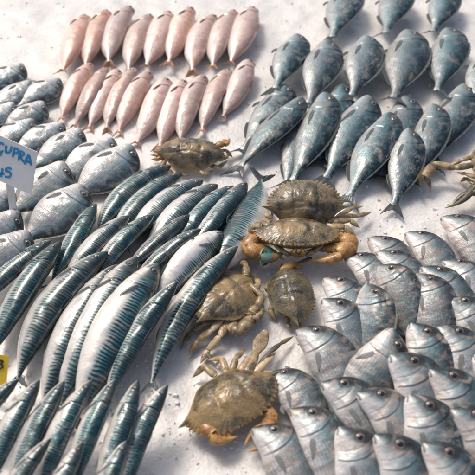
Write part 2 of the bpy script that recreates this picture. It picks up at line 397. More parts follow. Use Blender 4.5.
WF = {'mackerel': 1.25, 'sea_bream': 1.0, 'red_mullet': 1.0}
used = {}
def copy_tree(o, parent=None):
    c = o.copy(); COL.objects.link(c); c.parent = parent
    for ch in list(o.children): copy_tree(ch, c)
    return c
def place(proto, head, tail, zh, zt, roll, label, cat, group, length=None, flip=False, wide=1.0):
    A = at(*head, zh); B = at(*tail, zt); d = A-B; L = d.length
    X = d.normalized()
    if length: L = length
    c = A - X*(L/2)
    H = X.cross(Vector((0,0,1))).normalized(); U = H.cross(X)
    if flip: H = -H
    r = R(roll); Y = (H*math.cos(r)+U*math.sin(r)).normalized(); Z = X.cross(Y)
    if proto in used: o = copy_tree(proto)
    else: o = proto; used[proto] = 1
    wide *= WF[proto.name.split('.')[0]]; m = Matrix((X, Y, Z)).transposed().to_4x4(); m = Matrix.Translation(c) @ m @ Matrix.Diagonal((L, L*wide, L*wide, 1))
    o.matrix_world = m
    o['label'] = label; o['category'] = cat; o['group'] = group
    return o

# ------------------------------------------------------------------ fish prototypes
def protos(n, *a, bys, bzs, **k):
    return [make_fish(*a, by=bys[i % len(bys)], bz=bzs[i % len(bzs)], seed=100*len(bys)+i+hash_(a[0]), **k) for i in range(n)]
def hash_(s): return sum(ord(c) for c in s)
PM = protos(7, 'mackerel', 'mackerel', M['mackerel'], M['fin_dark'], eye_mat=M['iris'], pup_mat=M['pupil'], bys=[.05,.085,.0,.06,.03,.09,.04], bzs=[.02,.03,.01,.025,.03,.0,.02])
PR = protos(6, 'sea_bream', 'bream', M['bream'], M['fin_pale'], eye_mat=M['iris_red'], pup_mat=M['pupil'], bys=[-.08,-.11,-.09,-.10,-.05,-.04], bzs=[.02,.03,.02,.04,.01,.03])
PT = protos(5, 'sea_bream', 'bream', M['dark_bream'], M['fin_dark'], eye_mat=M['iris'], pup_mat=M['pupil'], bys=[-.01,.015,-.02,0,.01], bzs=[.015,.02,.01,.02,.015])
PL = protos(4, 'sea_bream', 'bream', M['pale_bream'], M['fin_grey'], eye_mat=M['iris'], pup_mat=M['pupil'], bys=[-.01,.01,-.025,0], bzs=[.015,.02,.01,.02])
PK = protos(4, 'red_mullet', 'mullet', M['mullet'], M['fin_orange'], eye_mat=M['iris_red'], pup_mat=M['pupil'], bys=[.03,-.03,.0,.05], bzs=[.02,.03,.02,.01], fins=('tail_fin','pectoral_fin','dorsal_fin'))

exec_lists = True
GM = 'mackerel laid in slanting rows on the ice'
MACK = [ # head, tail, zh, zt, roll, proto, wide, label
 ((163,163),(86,238),.032,.020,38,1,1.0,'dark curved mackerel at the back left, touching the small brown crab with its snout'),
 ((176,171),(100,250),.034,.020,34,3,.95,'second mackerel of the back row from the left, snout under the small crab'),
 ((199,177),(116,250),.034,.022,14,0,.95,'back row mackerel with pale belly, third from the left'),
 ((215,181),(135,262),.036,.022,12,4,1.0,'back row mackerel with wide white belly and bold bars, fourth from the left'),
 ((231,184),(160,262),.036,.024,30,6,.92,'back row mackerel with bright teal flank, fifth from the left'),
 ((247,182),(180,262),.036,.024,36,2,.95,'back row mackerel right before the one that shows its tail, sixth from the left'),
 ((268,174),(222,272),.016,.034,30,0,1.0,'mackerel lying tail up beside the big crab pair, its narrow tail fin on bare ice'),
 ((190,214),(118,276),.048,.03,44,2,.9,'very dark mackerel wedged between the back row and the white bellied fish'),
 ((197,228),(122,294),.058,.03,46,5,.9,'dark mackerel with brownish snout lying along the left side of the white bellied fish'),
 ((222,229),(146,312),.060,.034,-44,4,1.2,'mackerel turned belly up, nearly all white with its eye showing, left of the crab claw'),
 ((229,243),(138,394),.064,.026,30,1,.76,'long curved mackerel at the right end of the rows, beside the flat brown crab'),
 ((155,259),(64,432),.074,.034,-16,4,1.12,'fattest front mackerel with a cream belly, gill open and eye facing up'),
 ((171,281),(96,412),.088,.036,40,5,.88,'short looking dark mackerel on top, between the cream bellied one and the long right one'),
 ((131,254),(48,420),.070,.032,14,0,.94,'front mackerel just left of the fat cream bellied one'),
 ((110,262),(30,420),.066,.030,20,3,.86,'front mackerel in the middle of the lower left, with silvery lower side and glossy stripe'),
 ((97,248),(3,388),.064,.026,34,1,1.02,'broad front mackerel with teal shine and wavy bars, right of the yellow tag'),
 ((57,240),(-20,368),.060,.028,44,6,.92,'front mackerel with rusty tinted flank, second from the left edge'),
 ((49,238),(-42,322),.056,.026,32,0,.9,'front mackerel nearest the left edge, snout under the grey bream'),
 ((96,203),(46,292),.046,.026,36,2,.92,'middle row mackerel at the left, snout just below the big pale bream'),
 ((127,213),(54,292),.052,.028,16,4,.98,'middle row mackerel second from the left, pale belly and dark head'),
 ((149,212),(78,300),.056,.030,30,3,.92,'middle row mackerel with turquoise barred flank, third from the left'),
]
for i, (h, t, zh, zt, r, p, wd, lb) in enumerate(MACK):
    flip = (i == 6)
    r = r*.72-3 if r > 0 else r
    if i < 10: wd *= 1.16
    elif i > 13: wd *= 1.07
    if flip: place(PM[p], t, h, zt, zh, r, lb, 'mackerel', GM, flip=False, wide=wd)
    else: place(PM[p], h, t, zh, zt, r, lb, 'mackerel', GM, wide=wd)
# next mackerel of the display, running on below the visible tails
for k, (h, t, zh) in enumerate([((12,376),(-66,490),.075),((36,378),(-26,510),.085),((60,380),(0,516),.09),((86,378),(30,514),.095),((112,378),(60,514),.10),((138,380),(90,516),.095),((160,384),(116,516),.08),((44,436),(-20,560),.11),((80,440),(26,570),.115),((122,440),(80,570),.11)]):
    lb = 'mackerel of the row nearest the viewer, ' + ['behind the yellow tag','second from the left','third from the left','fourth from the left','fifth from the left','sixth from the left','last before the lowest crab','on top at the bottom left','on top at the bottom centre','on top at the bottom, nearest the crab'][k]
    place(PM[(k*3+1) % 7], h, t, zh, zh-.03, random.uniform(10,40), lb, 'mackerel', GM, wide=.95)

GT = 'dark bream with tails towards the viewer at the back right'
TOPR = [ # head, tail, zh, zt, roll, proto, wide, label
 ((290,84),(236,160),.030,.012,0,0,.95,'silvery bream partly under its neighbour, leftmost of the dark bream'),
 ((304,97),(230,176),.050,.018,12,1,.92,'teal backed bream slanting left, its forked tail beside the mackerel snouts'),
 ((330,92),(288,194),.052,.014,8,2,.95,'teal bream with white flecks on its dark side, tail just above the big crab'),
 ((372,96),(320,190),.042,.014,-6,4,.98,'palest silver bream of the dark group, fins spread left'),
 ((393,112),(342,208),.056,.014,12,1,1.0,'dark teal bream with a broad tail pointing at the end of the crab leg'),
 ((412,128),(392,216),.062,.014,-2,3,1.02,'pale teal bream in front, its tail pointing at the striped bream heap'),
 ((438,104),(410,192),.050,.018,10,2,1.0,'black backed bream with white speckles, behind the pale teal one'),
 ((410,96),(378,188),.034,.014,4,0,.95,'bream half hidden between two dark ones in the middle of the right group'),
 ((468,84),(428,170),.044,.018,8,4,1.0,'rightmost dark bream, at the top right above the crab leg'),
 ((345,84),(318,170),.026,.014,0,3,.9,'bream mostly covered, glimpsed between the flecked one and the palest one'),
 ((300,122),(283,200),.022,.010,0,0,.75,'hidden bream with only its tail showing below the leftmost pair'),
]
for h, t, zh, zt, r, p, wd, lb in TOPR: place(PT[p], h, t, zh, zt, r, lb, 'sea bream', GT, wide=wd*.84)
for k, (h, t) in enumerate([((330,40),(306,112)),((370,36),(350,104)),((412,30),(392,108)),((452,28),(436,100)),((492,50),(470,120)),((300,34),(272,96)),((350,-14),(330,44)),((400,-16),(384,40)),((448,-14),(432,38))]):
    nm = ['leftmost', 'second', 'third', 'fourth', 'rightmost', 'outermost left'][k] if k < 6 else None
    lb = ('bream of the second far row at the top right, %s in that row' % nm) if nm else 'bream of the farthest row at the top edge, %s' % ['left one', 'middle one', 'right one'][k-6]
    place(PT[(k*2+1) % 5], h, t, .05, .045, random.uniform(-4,14), lb, 'sea bream', GT, wide=.86)

GL = 'pale bream around the price sign'
LEFT = [
 ((136,148),(62,204),.040,.018,10,0,.98,'large pale bream nearest the back mackerel, head towards the small crab'),
 ((116,140),(48,192),.038,.018,8,1,.95,'pale bream with dark eye band, just behind the one nearest the mackerel'),
 ((85,132),(22,174),.036,.018,10,2,.95,'pale bream whose dark head lies third from the right in the sign group'),
 ((66,125),(2,160),.034,.018,6,3,.9,'bream right of the top corner of the price sign'),
 ((36,121),(-24,160),.036,.018,14,1,.95,'teal shaded bream directly above the price sign'),
 ((47,104),(-8,140),.034,.018,4,0,.95,'far bream with dark head at the back left, next to the pink fish'),
 ((18,106),(-40,140),.034,.018,4,2,.95,'far bream at the top left edge'),
 ((70,166),(4,220),.054,.024,2,2,1.05,'bream with a brown and black face right beside the price sign'),
 ((88,188),(12,250),.052,.026,14,0,1.08,'biggest pale bream, golden streak on its flank, below the price sign'),
 ((22,214),(-50,262),.050,.026,0,3,1.0,'bream head with round dark eye at the left edge under the sign post'),
 ((32,234),(-44,292),.062,.030,4,1,1.05,'bream with orange tinted dark head above the front left mackerel'),
 ((14,188),(-50,240),.040,.022,10,3,.9,'shaded bream behind the sign post'),
]
for h, t, zh, zt, r, p, wd, lb in LEFT: place(PL[p], h, t, zh, zt, r-26, lb, 'sea bream', GL, wide=wd*1.5)
for k, (h, t) in enumerate([((26,66),(-30,98)),((62,80),(10,112)),((34,84),(-20,116))]):
    place(PL[k % 4], h, t, .034, .02, -16, 'far bream above the price sign, %s' % ['at the left edge', 'touching the pink fish', 'behind the pink fish', 'left one of the last row','in the middle of the last row but one','just behind the top left edge fish','at the very back, left','at the very back, right'][k], 'sea bream', GL, wide=1.45)

GK = 'pink mullet laid side by side at the back'
PINK = [((58,122),(78,78)),((73,129),(94,82)),((87,131),(107,84)),((102,133),(121,84)),((115,136),(136,86)),((136,148),(156,92)),((158,151),(173,94)),((176,146),(191,90)),((198,135),(216,84)),((222,121),(240,74))]
PKL = ['beside the far bream', 'second from the left', 'third from the left', 'fourth from the left', 'fifth from the left', 'with its tail left of the small crab',
       'with its tail on the back of the small crab', 'above the small crab', 'second from the right, plump', 'farthest right, alone on the ice edge']
for k, (t, h) in enumerate(PINK):
    h = (h[0]+(h[0]-t[0])*.3+5, h[1]-16)
    place(PK[k % 4], h, t, .034+.006*(k % 2), .012, random.uniform(-10, 30), 'pink mullet ' + PKL[k], 'mullet', GK, wide=1.12)
for k in range(9):
    t = (62+k*21, 74-(k % 3)*4); h = (t[0]+22, t[1]-60)
    place(PK[(k+1) % 4], h, t, .034, .03, random.uniform(-10, 30), 'pink mullet of the farther row, %s' % ['leftmost','second from left','third from left','fourth from left','middle one','fourth from right','third from right','second from right','rightmost'][k], 'mullet', GK, wide=1.1)

GR = 'silver striped bream heaped at the front right'
LB = .205
RIGHT = [ # eye px, chord vector px (snout to tail), z snout, z tail, roll, proto, scale, label
 ((394,234),(42,76),.036,.012,2,0,1.0,'striped bream at the back left of the heap, snout towards the crab leg tip'),
 ((430,229),(40,78),.040,.014,-2,2,1.0,'bream below the tail of the pale teal bream, pinkish white face, dark eye'),
 ((461,222),(42,76),.040,.014,4,1,1.0,'bream with a teal green head at the back right of the heap'),
 ((468,256),(40,76),.060,.022,0,3,.95,'whitish bream at the right edge below the teal headed one'),
 ((404,247),(44,74),.056,.018,2,1,1.05,'broad scaled bream behind the middle of the heap, its back arching right'),
 ((370,250),(44,74),.046,.014,2,3,.92,'thin gridded bream with blue nose, left side of the heap'),
 ((447,263),(38,80),.066,.024,-4,0,1.06,'bream with a pale ringed eye and smiling mouth, right of the heap centre'),
 ((394,272),(24,84),.072,.026,22,4,.95,'narrow bream with brown forehead in the middle of the heap'),
 ((350,274),(44,74),.052,.014,0,2,.98,'bream with a reddish eye at the left edge of the heap, nearest the crab claw'),
 ((433,281),(8,88),.078,.028,20,5,1.0,'bream with a dark knob of an eye, centre right of the heap'),
 ((384,293),(0,86),.082,.026,26,4,1.05,'bream with a pink eye on the midline, facing straight up the heap'),
 ((349,295),(40,80),.070,.020,-2,0,1.06,'rounded pale bream with orange side stripes, left side of the heap'),
 ((467,303),(42,76),.084,.032,6,1,1.0,'grainy dark foreheaded bream at the right side of the heap'),
 ((325,322),(40,84),.056,.014,2,3,1.06,'front left bream with dark blue head resting directly on the ice'),
 ((466,322),(40,80),.096,.036,-2,2,1.05,'bream with lilac cheek at the right edge, near the front'),
 ((428,331),(8,86),.098,.038,14,5,1.0,'bream peering over another, pink eyed, in the lower middle of the heap'),
 ((420,349),(38,84),.108,.042,2,0,1.12,'large bream with brown forehead and wide black eye, lower middle of the heap'),
 ((462,364),(40,84),.110,.042,2,1,1.05,'bream with blue forehead low at the right, below the lilac cheeked one'),
 ((293,366),(40,84),.036,.014,2,3,.92,'bream head just showing beside the lowest crab'),
]
for e, d, zh, zt, r, p, k_, lb in RIGHT:
    d = (d[0]+random.uniform(-18, 9), d[1]); r += random.uniform(-6, 9); k_ *= random.uniform(.94, 1.06); zt += random.uniform(-.006,.008)
    h = (e[0]-15+(7 if r > 10 else 0), e[1]+(0 if r < 10 else -10))
    place(PR[p], h, (h[0]+d[0], h[1]+d[1]), zh, zt, r, lb, 'sea bream', GR, length=LB*k_*.97, wide=1.27)
place(PR[4], (402,334), (350,396), .092, .036, -8, 'bream lying the other way with a big black eye and a round gill', 'sea bream', GR, length=LB, wide=1.27)
for k, (h, t, z) in enumerate([((336,374),(380,460),.085),((372,384),(414,470),.10),((420,392),(440,490),.115),((468,402),(500,490),.115),((306,402),(340,500),.07),((350,424),(372,520),.10),((394,430),(410,520),.115),((442,438),(462,530),.12),((482,350),(520,430),.09),((268,420),(304,510),.05)]):
    place(PR[(k*2+1) % 6], h, t, z, z*.4, random.uniform(-4,8), 'bream of the heap nearest the viewer, ' + ['behind the dark headed one on the ice','left of the middle','in the middle','right of the middle','at the left edge of the heap','second row from the edge, left','second row from the edge, middle','second row from the edge, right','cut by the right edge','touching the lowest crab'][k], 'sea bream', GR, length=LB, wide=1.27)

# ------------------------------------------------------------------ crabs
def crab_outline(n=260):
    half = []
    # front centre to lateral spine: toothed arc
    K = 9
    for i in range(0, 130):
        s = i/129; ang = math.pi/2*(1-s)
        x = .50*math.cos(ang); y = .02+.27*math.sin(ang)
        tooth = 0
        if x > .12:
            q = (s*K*1.35) % 1; tooth = .024*(q if q < .75 else (1-q)*3)*1.4
        else:
            tooth = .012*abs(math.cos(x*70))
        nx, ny = math.cos(ang), math.sin(ang)
        half.append((x+nx*tooth*1.2, y+ny*tooth*1.2))
    half.append((.60, .010))
    for x, y in [(.50,-.03),(.43,-.07),(.37,-.12),(.31,-.175),(.25,-.225),(.18,-.25),(.10,-.26),(0,-.262)]:
        half.append((x, y))
    pts = half + [(-x, y) for x, y in reversed(half[:-1])]
    pts = pts[:-1]
    P = np.array(pts+[pts[0]]); d = np.r_[0, np.cumsum(np.hypot(*np.diff(P, axis=0).T))]
    s = np.linspace(0, d[-1], n, endpoint=False)
    return np.stack([np.interp(s, d, P[:,0]), np.interp(s, d, P[:,1])], 1)
OUT = crab_outline()
_k = np.ones(31)/31
OUTS = np.stack([np.convolve(np.r_[OUT[-15:,i], OUT[:,i], OUT[:15,i]], _k, 'valid') for i in (0,1)], 1)
def carapace_mesh(W, H, seed, mat, belly=.5):
    n = len(OUT); NR = 34; V = []; MK = []
    rs = [math.sin(math.pi/2*i/(NR-1)) for i in range(NR)]
    def h(x, y, r):
        z = H*max(0, 1-r**2)**.85
        g = lambda cx, cy, sx, sy: math.exp(-((abs(x)-cx)/sx)**2-((y-cy)/sy)**2)
        z += W*(.016*g(.10,.10,.06,.05)+.018*g(.27,.03,.09,.06)+.016*g(0,-.08,.07,.06)+.012*g(.2,-.13,.08,.05)-.020*g(.155,.02,.025,.16)-.012*g(.08,-.03,.09,.018)-.012*g(.3,-.05,.1,.016))*max(0, 1-r**4)
        z += W*.006*noise.noise(Vector((x*16+seed, y*16, 0)))*(1-r**6) + W*.0035*noise.noise(Vector((x*48+seed, y*48, 3)))
        return z
    for r in rs:
        for k in range(n):
            q_ = r**14; x, y = (OUT[k]*q_+OUTS[k]*(1-q_))*r; V.append((x*W, y*W, h(x, y, r))); MK.append(max(0, (r-.93)/.07)*.9)
    base = len(V); NB = 14
    for i in range(1, NB):
        r = 1-i/(NB-1)*.999
        for k in range(n):
            x, y = OUTS[k] if i > 1 else OUT[k]; rr = r; V.append((x*rr*W*(.96 if i == 1 else .93), y*rr*W*.93, -H*belly*max(0, 1-rr**2)**(.5 if belly < 1 else .7)-.001)); MK.append(.8)
    tot = NR+NB-1
    F = grid_faces(tot, n, True)
    return mesh_from('carapace', V, F, mat, {'mark': np.array(MK)})

def limb_mesh(name, pts, radii, mat, flat=.6, sharp=True, mark_joint=True, ns=14, paddle=False):
    """segmented limb: every span swells, every joint pinches"""
    V = []; MK = []; rings = 0
    for i in range(len(pts)-1):
        A, B = pts[i], pts[i+1]; D = (B-A); T = D.normalized()
        S = T.cross(Vector((0,0,1)));  S = S.normalized() if S.length > .05 else Vector((1,0,0)); Up = S.cross(T)
        last = i == len(pts)-2; r0, r1 = radii[i], radii[i+1]
        K = 12
        for k in range(K):
            s = k/(K-1); rad = r0+(r1-r0)*s
            prof = .70+.24*math.sin(math.pi*min(1, s*.95+.05))**.8
            if s > .9: prof *= .92
            if last and sharp: prof = (.75+.25*math.sin(math.pi*s))*(1-s**2.2)+.03
            if last and paddle: prof = (math.sin(math.pi*(s*.86+.10))**.6)
            if k == 0: prof *= .62
            if k == 1: prof *= .86
            c = A+D*s + Up*(.0)
            for j in range(ns):
                q = 2*math.pi*j/ns
                fl = flat if not (last and paddle) else flat*.4
                V.append(c+S*(rad*prof*math.cos(q)*(1.5 if last and paddle else 1))+Up*(rad*prof*fl*math.sin(q))); MK.append(max(0, 1-min(s, 1-s)/.12)*.8)
            rings += 1
    F = grid_faces(rings, ns, True); F.append(tuple(range(ns))); F.append(tuple(range((rings-1)*ns, rings*ns))[::-1])
    return mesh_from(name, V, F, mat, {'mark': np.array(MK)})
def finger_mesh(A, B, bow, r, mat, teeth_dir):
    """curved, toothed finger from A to B"""
    V = []; MK = []; K = 26; ns = 12
    D = B-A; T = D.normalized(); S = bow.normalized(); Up = T.cross(S).normalized(); L = D.length
    for k in range(K):
        s = k/(K-1); c = A+D*s+S*(math.sin(math.pi*s)*bow.length)
        rad = r*(1-s**1.6)*(.9+.1*math.sin(s*3))+.0004
        for j in range(ns):
            q = 2*math.pi*j/ns; e = rad*math.cos(q)
            if math.cos(q) < -.7: e *= (1+.35*(k % 4 == 1))
            V.append(c+S*e+Up*(rad*.75*math.sin(q))); MK.append(max(0, s-.55)*1.2)
    F = grid_faces(K, ns, True); F.append(tuple(range(ns))); F.append(tuple(range((K-1)*ns, K*ns))[::-1])
    return mesh_from('finger', V, F, mat, {'mark': np.clip(np.array(MK),0,1)})

def crab(label, ctr, z, W, ang, tilt_x=0, tilt_y=0, H=None, legs=(), claws=(), eyes=True, mat='crab', squash=1.0, body=True, face=False, leg_mat='crab_leg', lenf=1.0):
    """ang: heading of the crab's front in degrees on the ice (90 = away from the viewer)"""
    c = at(*ctr, z); root = empty('crab', (c.x, c.y, 0)); o0 = Vector((c.x, c.y, 0))
    tag(root, label, 'crab', 'brown crabs lying among the fish')
    P = lambda q: at(q[0], q[1], q[2])-o0
    H = (H or W*.13)*.86
    Rm = Matrix.Rotation(R(ang-90), 4, 'Z') @ Matrix.Rotation(R(tilt_x), 4, 'X') @ Matrix.Rotation(R(tilt_y), 4, 'Y')
    Bm = Matrix.Translation((0,0,z)) @ Rm @ Matrix.Diagonal((1, lenf, 1, 1))
    ca = link('carapace', carapace_mesh(W, H, hash_(label) % 50, M[mat], 1.5 if face else .5), root); ca.matrix_basis = Bm
    if eyes:
        for s in (-1, 1):
            A = Vector((s*.055*W, .255*W, -.012*W)); B = Vector((s*.085*W, .285*W, .022*W))
            me = limb_mesh('eye', [A, B], [.012*W, .019*W], M['crab_dark'], .9, False); e = link('eye', me, root); e.matrix_basis = Bm
    if face:   # mouthparts and pale under-front
        for s in (-1, 1):
            pts = [Vector((s*.035*W, .23*W, -.18*W)), Vector((s*.060*W, .29*W, -.11*W)), Vector((s*.035*W, .29*W, -.05*W))]
            e = link('mouthpart', limb_mesh('mouthpart', pts, [.060*W,.055*W,.034*W], M['crab_claw'], .6, False), root); e.matrix_basis = Bm
            pts = [Vector((s*.12*W, .20*W, -.20*W)), Vector((s*.16*W, .265*W, -.12*W)), Vector((s*.29*W, .215*W, -.05*W))]
            e = link('cheek_plate', limb_mesh('cheek_plate', pts, [.062*W,.052*W,.030*W], M['crab_leg'], .55, False), root); e.matrix_basis = Bm
    for lg in legs:
        pts = [P(q) for q in lg['p']]; r = lg.get('r', .007)
        r *= .86; rad = [r*(1-.32*i/(len(pts)-1)) for i in range(len(pts))]
        link('leg', limb_mesh('leg', pts, rad, M[lg.get('m', leg_mat)], lg.get('f', .6), not lg.get('paddle'), paddle=lg.get('paddle', False)), root)
    for cl in claws:
        pts = [P(q) for q in cl['p']]; r = cl['r']; n = len(pts)
        rad = [r*(.52+.48*(i/(n-1))) for i in range(n)]; rad[-1] = r*.86
        co = link('claw', limb_mesh('claw', pts, rad, M[cl.get('m', 'crab_claw')], .72, False, ns=20), root)
        for e, sgn in ((cl['f1'], 1), (cl['f2'], -1)):
            A = pts[-1]; B = P(e); D = B-A; T = D.normalized(); side = T.cross(Vector((0,0,1))).normalized()
            bow = side*sgn*cl.get('bow', .006)
            link('finger', finger_mesh(A-T*r*.35+side*sgn*r*.42, B, bow, r*.52, M[cl.get('fm', 'crab_claw')], sgn), co)
    return root

# A: small crab at the back
crab('small yellowish brown crab flat on the ice below the pink mullet', (191,155), .034, .150, 82, 20, 0, H=.030,
     legs=[dict(p=[(165,160,.02),(160,170,.018),(172,176,.008)], r=.009), dict(p=[(170,166,.018),(176,174,.02),(190,176,.006)], r=.009),
           dict(p=[(212,158,.02),(222,160,.024),(232,152,.01)], r=.009), dict(p=[(208,164,.02),(218,168,.02),(228,160,.008)], r=.009), dict(p=[(215,152,.02),(226,150,.022),(233,158,.008)], r=.008),
           dict(p=[(196,166,.018),(204,174,.018),(214,170,.006)], r=.008)],
     claws=[dict(p=[(208,150,.03),(216,146,.032),(224,143,.034)], r=.013, f1=(230,138,.034), f2=(230,143,.036), bow=.003),
            dict(p=[(172,154,.024),(166,156,.024),(158,157,.022)], r=.013, f1=(150,155,.020), f2=(151,159,.018), bow=.003)])
# B: back of the stacked pair
crab('upper crab of the stacked pair, domed shell with a saw toothed rim', (305,207), .060, .150, 90, 36, 0, H=.036, lenf=1.25, eyes=False,
     legs=[dict(p=[(328,222,.045),(345,216,.04),(358,216,.03),(372,212,.012)], r=.010), dict(p=[(270,222,.045),(260,220,.035),(252,228,.02)], r=.010), dict(p=[(272,218,.04),(262,212,.035),(254,216,.015)], r=.008), dict(p=[(336,218,.04),(352,208,.03),(364,206,.01)], r=.008)], claws=[])
# C: front of the pair, facing the viewer
crab('lower crab of the pair, facing the viewer with both claws folded', (297,231), .060, .160, -90, 14, 0, H=.024, face=True, lenf=1.1,
     legs=[dict(p=[(270,226,.06),(258,222,.05),(250,232,.04),(246,242,.03)], r=.011), dict(p=[(330,228,.06),(344,226,.055),(354,236,.045),(350,246,.03)], r=.012),
           dict(p=[(334,222,.055),(350,220,.05),(360,228,.04)], r=.010), dict(p=[(264,232,.05),(252,238,.04),(244,236,.02)], r=.010),
           dict(p=[(312,258,.03),(300,262,.02),(288,268,.008)], r=.006, m='crab_dark'), dict(p=[(278,258,.02),(268,262,.012),(262,266,.006)], r=.006, m='crab_dark'),
           dict(p=[(262,226,.06),(254,226,.058),(247,232,.05)], r=.014), dict(p=[(322,240,.05),(336,238,.05),(348,240,.04)], r=.012)],
     claws=[dict(p=[(276,240,.05),(256,236,.055),(246,248,.05),(262,254,.048)], r=.0235, f1=(287,251,.042), f2=(285,260,.038), bow=.006, fm='crab_finger'),
            dict(p=[(320,240,.05),(342,236,.055),(355,246,.05),(336,253,.048)], r=.0235, f1=(306,251,.042), f2=(308,260,.036), bow=.006)])
# D: flat brown crab left
crab('broad flat brown crab between the long curved mackerel and the smaller olive crab', (228,297), .034, .150, 142, 4, 10, H=.026, lenf=1.28, eyes=False,
     legs=[dict(p=[(222,318,.03),(212,330,.03),(198,340,.015),(188,356,.006)], r=.010, m='crab_pale'), dict(p=[(228,322,.028),(220,336,.028),(208,350,.012),(200,364,.006)], r=.010, m='crab_pale'),
           dict(p=[(218,316,.028),(204,324,.024),(190,332,.012),(180,350,.006)], r=.009, m='crab_leg'),
           dict(p=[(246,276,.034),(246,266,.034),(240,258,.02)], r=.012, m='crab_leg'), dict(p=[(252,292,.03),(259,284,.03),(256,276,.02)], r=.010),
           dict(p=[(206,352,.012),(212,360,.010),(222,356,.006)], r=.006, m='crab_dark')],
     claws=[dict(p=[(250,284,.034),(262,296,.034),(258,306,.03),(250,312,.03)], r=.011, f1=(240,320,.03), f2=(246,322,.026), bow=.002, m='crab_leg', fm='crab_pale'), dict(p=[(236,322,.03),(230,330,.03),(240,330,.034),(252,318,.032)], r=.015, f1=(264,305,.024), f2=(266,311,.02), bow=.004, m='crab_leg', fm='crab_leg')])
# E: olive crab centre
crab('smaller olive brown crab alone on bare ice left of the bream heap', (289,293), .030, .136, 8, 2, -4, H=.028, lenf=1.12, eyes=False, mat='crab_dark',
     legs=[dict(p=[(282,272,.032),(292,264,.030),(303,268,.016)], r=.013, m='crab_claw'), dict(p=[(274,282,.02),(267,286,.014),(270,296,.006)], r=.010), dict(p=[(276,302,.02),(270,310,.014),(276,320,.006)], r=.010),
           dict(p=[(292,316,.018),(298,324,.012),(303,327,.006)], r=.008), dict(p=[(286,316,.018),(288,325,.012),(292,330,.005)], r=.008)],
     claws=[])
# F: crab at the lower middle, running out of the picture
crab('lowest crab, with a pale pointed leg and a raised paddle', (230,398), .034, .160, -60, 4, 4, H=.030, lenf=1.15,
     legs=[dict(p=[(246,376,.034),(256,352,.034),(266,330,.030)], r=.013, paddle=True, m='crab_leg', f=.5), dict(p=[(240,372,.034),(252,356,.034),(268,342,.014)], r=.011, m='crab_pale'),
           dict(p=[(258,368,.03),(270,352,.03),(280,344,.02),(294,336,.008)], r=.007, m='crab_dark'), dict(p=[(262,374,.03),(280,376,.03),(292,388,.008)], r=.010),
           dict(p=[(216,376,.03),(204,366,.03),(192,378,.008)], r=.010), dict(p=[(226,372,.03),(222,358,.03),(208,360,.008)], r=.009, m='crab_pale'), dict(p=[(232,372,.03),(236,358,.032),(246,348,.012)], r=.009, m='crab_leg'), dict(p=[(252,376,.03),(266,362,.034),(276,352,.012)], r=.010, m='crab_pale'), dict(p=[(220,380,.03),(206,390,.03),(196,404,.008)], r=.010)],
     claws=[dict(p=[(210,406,.03),(200,420,.03),(214,434,.034)], r=.018, f1=(238,436,.03), f2=(236,443,.026)), dict(p=[(258,402,.03),(274,418,.03),(264,434,.034)], r=.018, f1=(244,446,.03), f2=(248,452,.026))])
# G: crab at the right edge
crab('light brown crab reaching in from the right edge with a bent arm', (494,170), .036, .165, 175, 4, 0, H=.028,
     legs=[dict(p=[(476,156,.04),(462,160,.042),(446,167,.03)], r=.009), dict(p=[(478,178,.03),(466,174,.03),(456,172,.012)], r=.009, m='crab_pale'), dict(p=[(474,184,.02),(466,178,.014),(460,182,.006)], r=.008)],
     claws=[dict(p=[(478,164,.04),(456,168,.044),(434,164,.045),(424,177,.04)], r=.0145, f1=(420,190,.012), f2=(431,193,.012), bow=.004, m='crab_leg', fm='crab_leg'),
            dict(p=[(484,190,.03),(492,200,.03),(488,208,.03)], r=.014, f1=(480,214,.02), f2=(486,217,.02), m='crab_leg', fm='crab_leg')])
# H: dark claw entering from the right
crab('dark olive crab off the right edge, only its curved pointed claw tip in view', (520,200), .032, .150, 180, 2, 0, H=.026, mat='crab_dark', leg_mat='crab_dark',
     legs=[], claws=[dict(p=[(508,196,.03),(494,191,.032),(474,191,.034)], r=.017, f1=(445,208,.020), f2=(452,205,.018), bow=-.009, m='crab_dark', fm='crab_dark')])

# ------------------------------------------------------------------ signs
def ray_plane(px, py, p0, n):
    d = ray(px, py); return CAM + d*((p0-CAM).dot(n)/d.dot(n))
def best_plane(p0, tr, tl, br):
    best = None
    for yaw in range(-60, 61, 3):
        for el in range(0, 80, 4):
            n = Vector((math.sin(R(yaw))*math.cos(R(el)), -math.cos(R(yaw))*math.cos(R(el)), math.sin(R(el))))
            a = ray_plane(*tr, p0, n); b = ray_plane(*tl, p0, n)-a; c = ray_plane(*br, p0, n)-a
            s = abs(b.normalized().dot(c.normalized()))+abs(yaw)/900+abs(el-30)/900
            if best is None or s < best[0]: best = (s, n)
    return best[1]
def slab(name, quad, n, th, mat, parent, org):
    V = [q-org+n*th/2 for q in quad]+[q-org-n*th/2 for q in quad]
    F = [(0,1,2,3),(7,6,5,4)]+[(i,(i+4),(i+1)%4+4,(i+1)%4) for i in range(4)]
    me = mesh_from(name, V, F, mat, smooth=False); return link(name, me, parent)
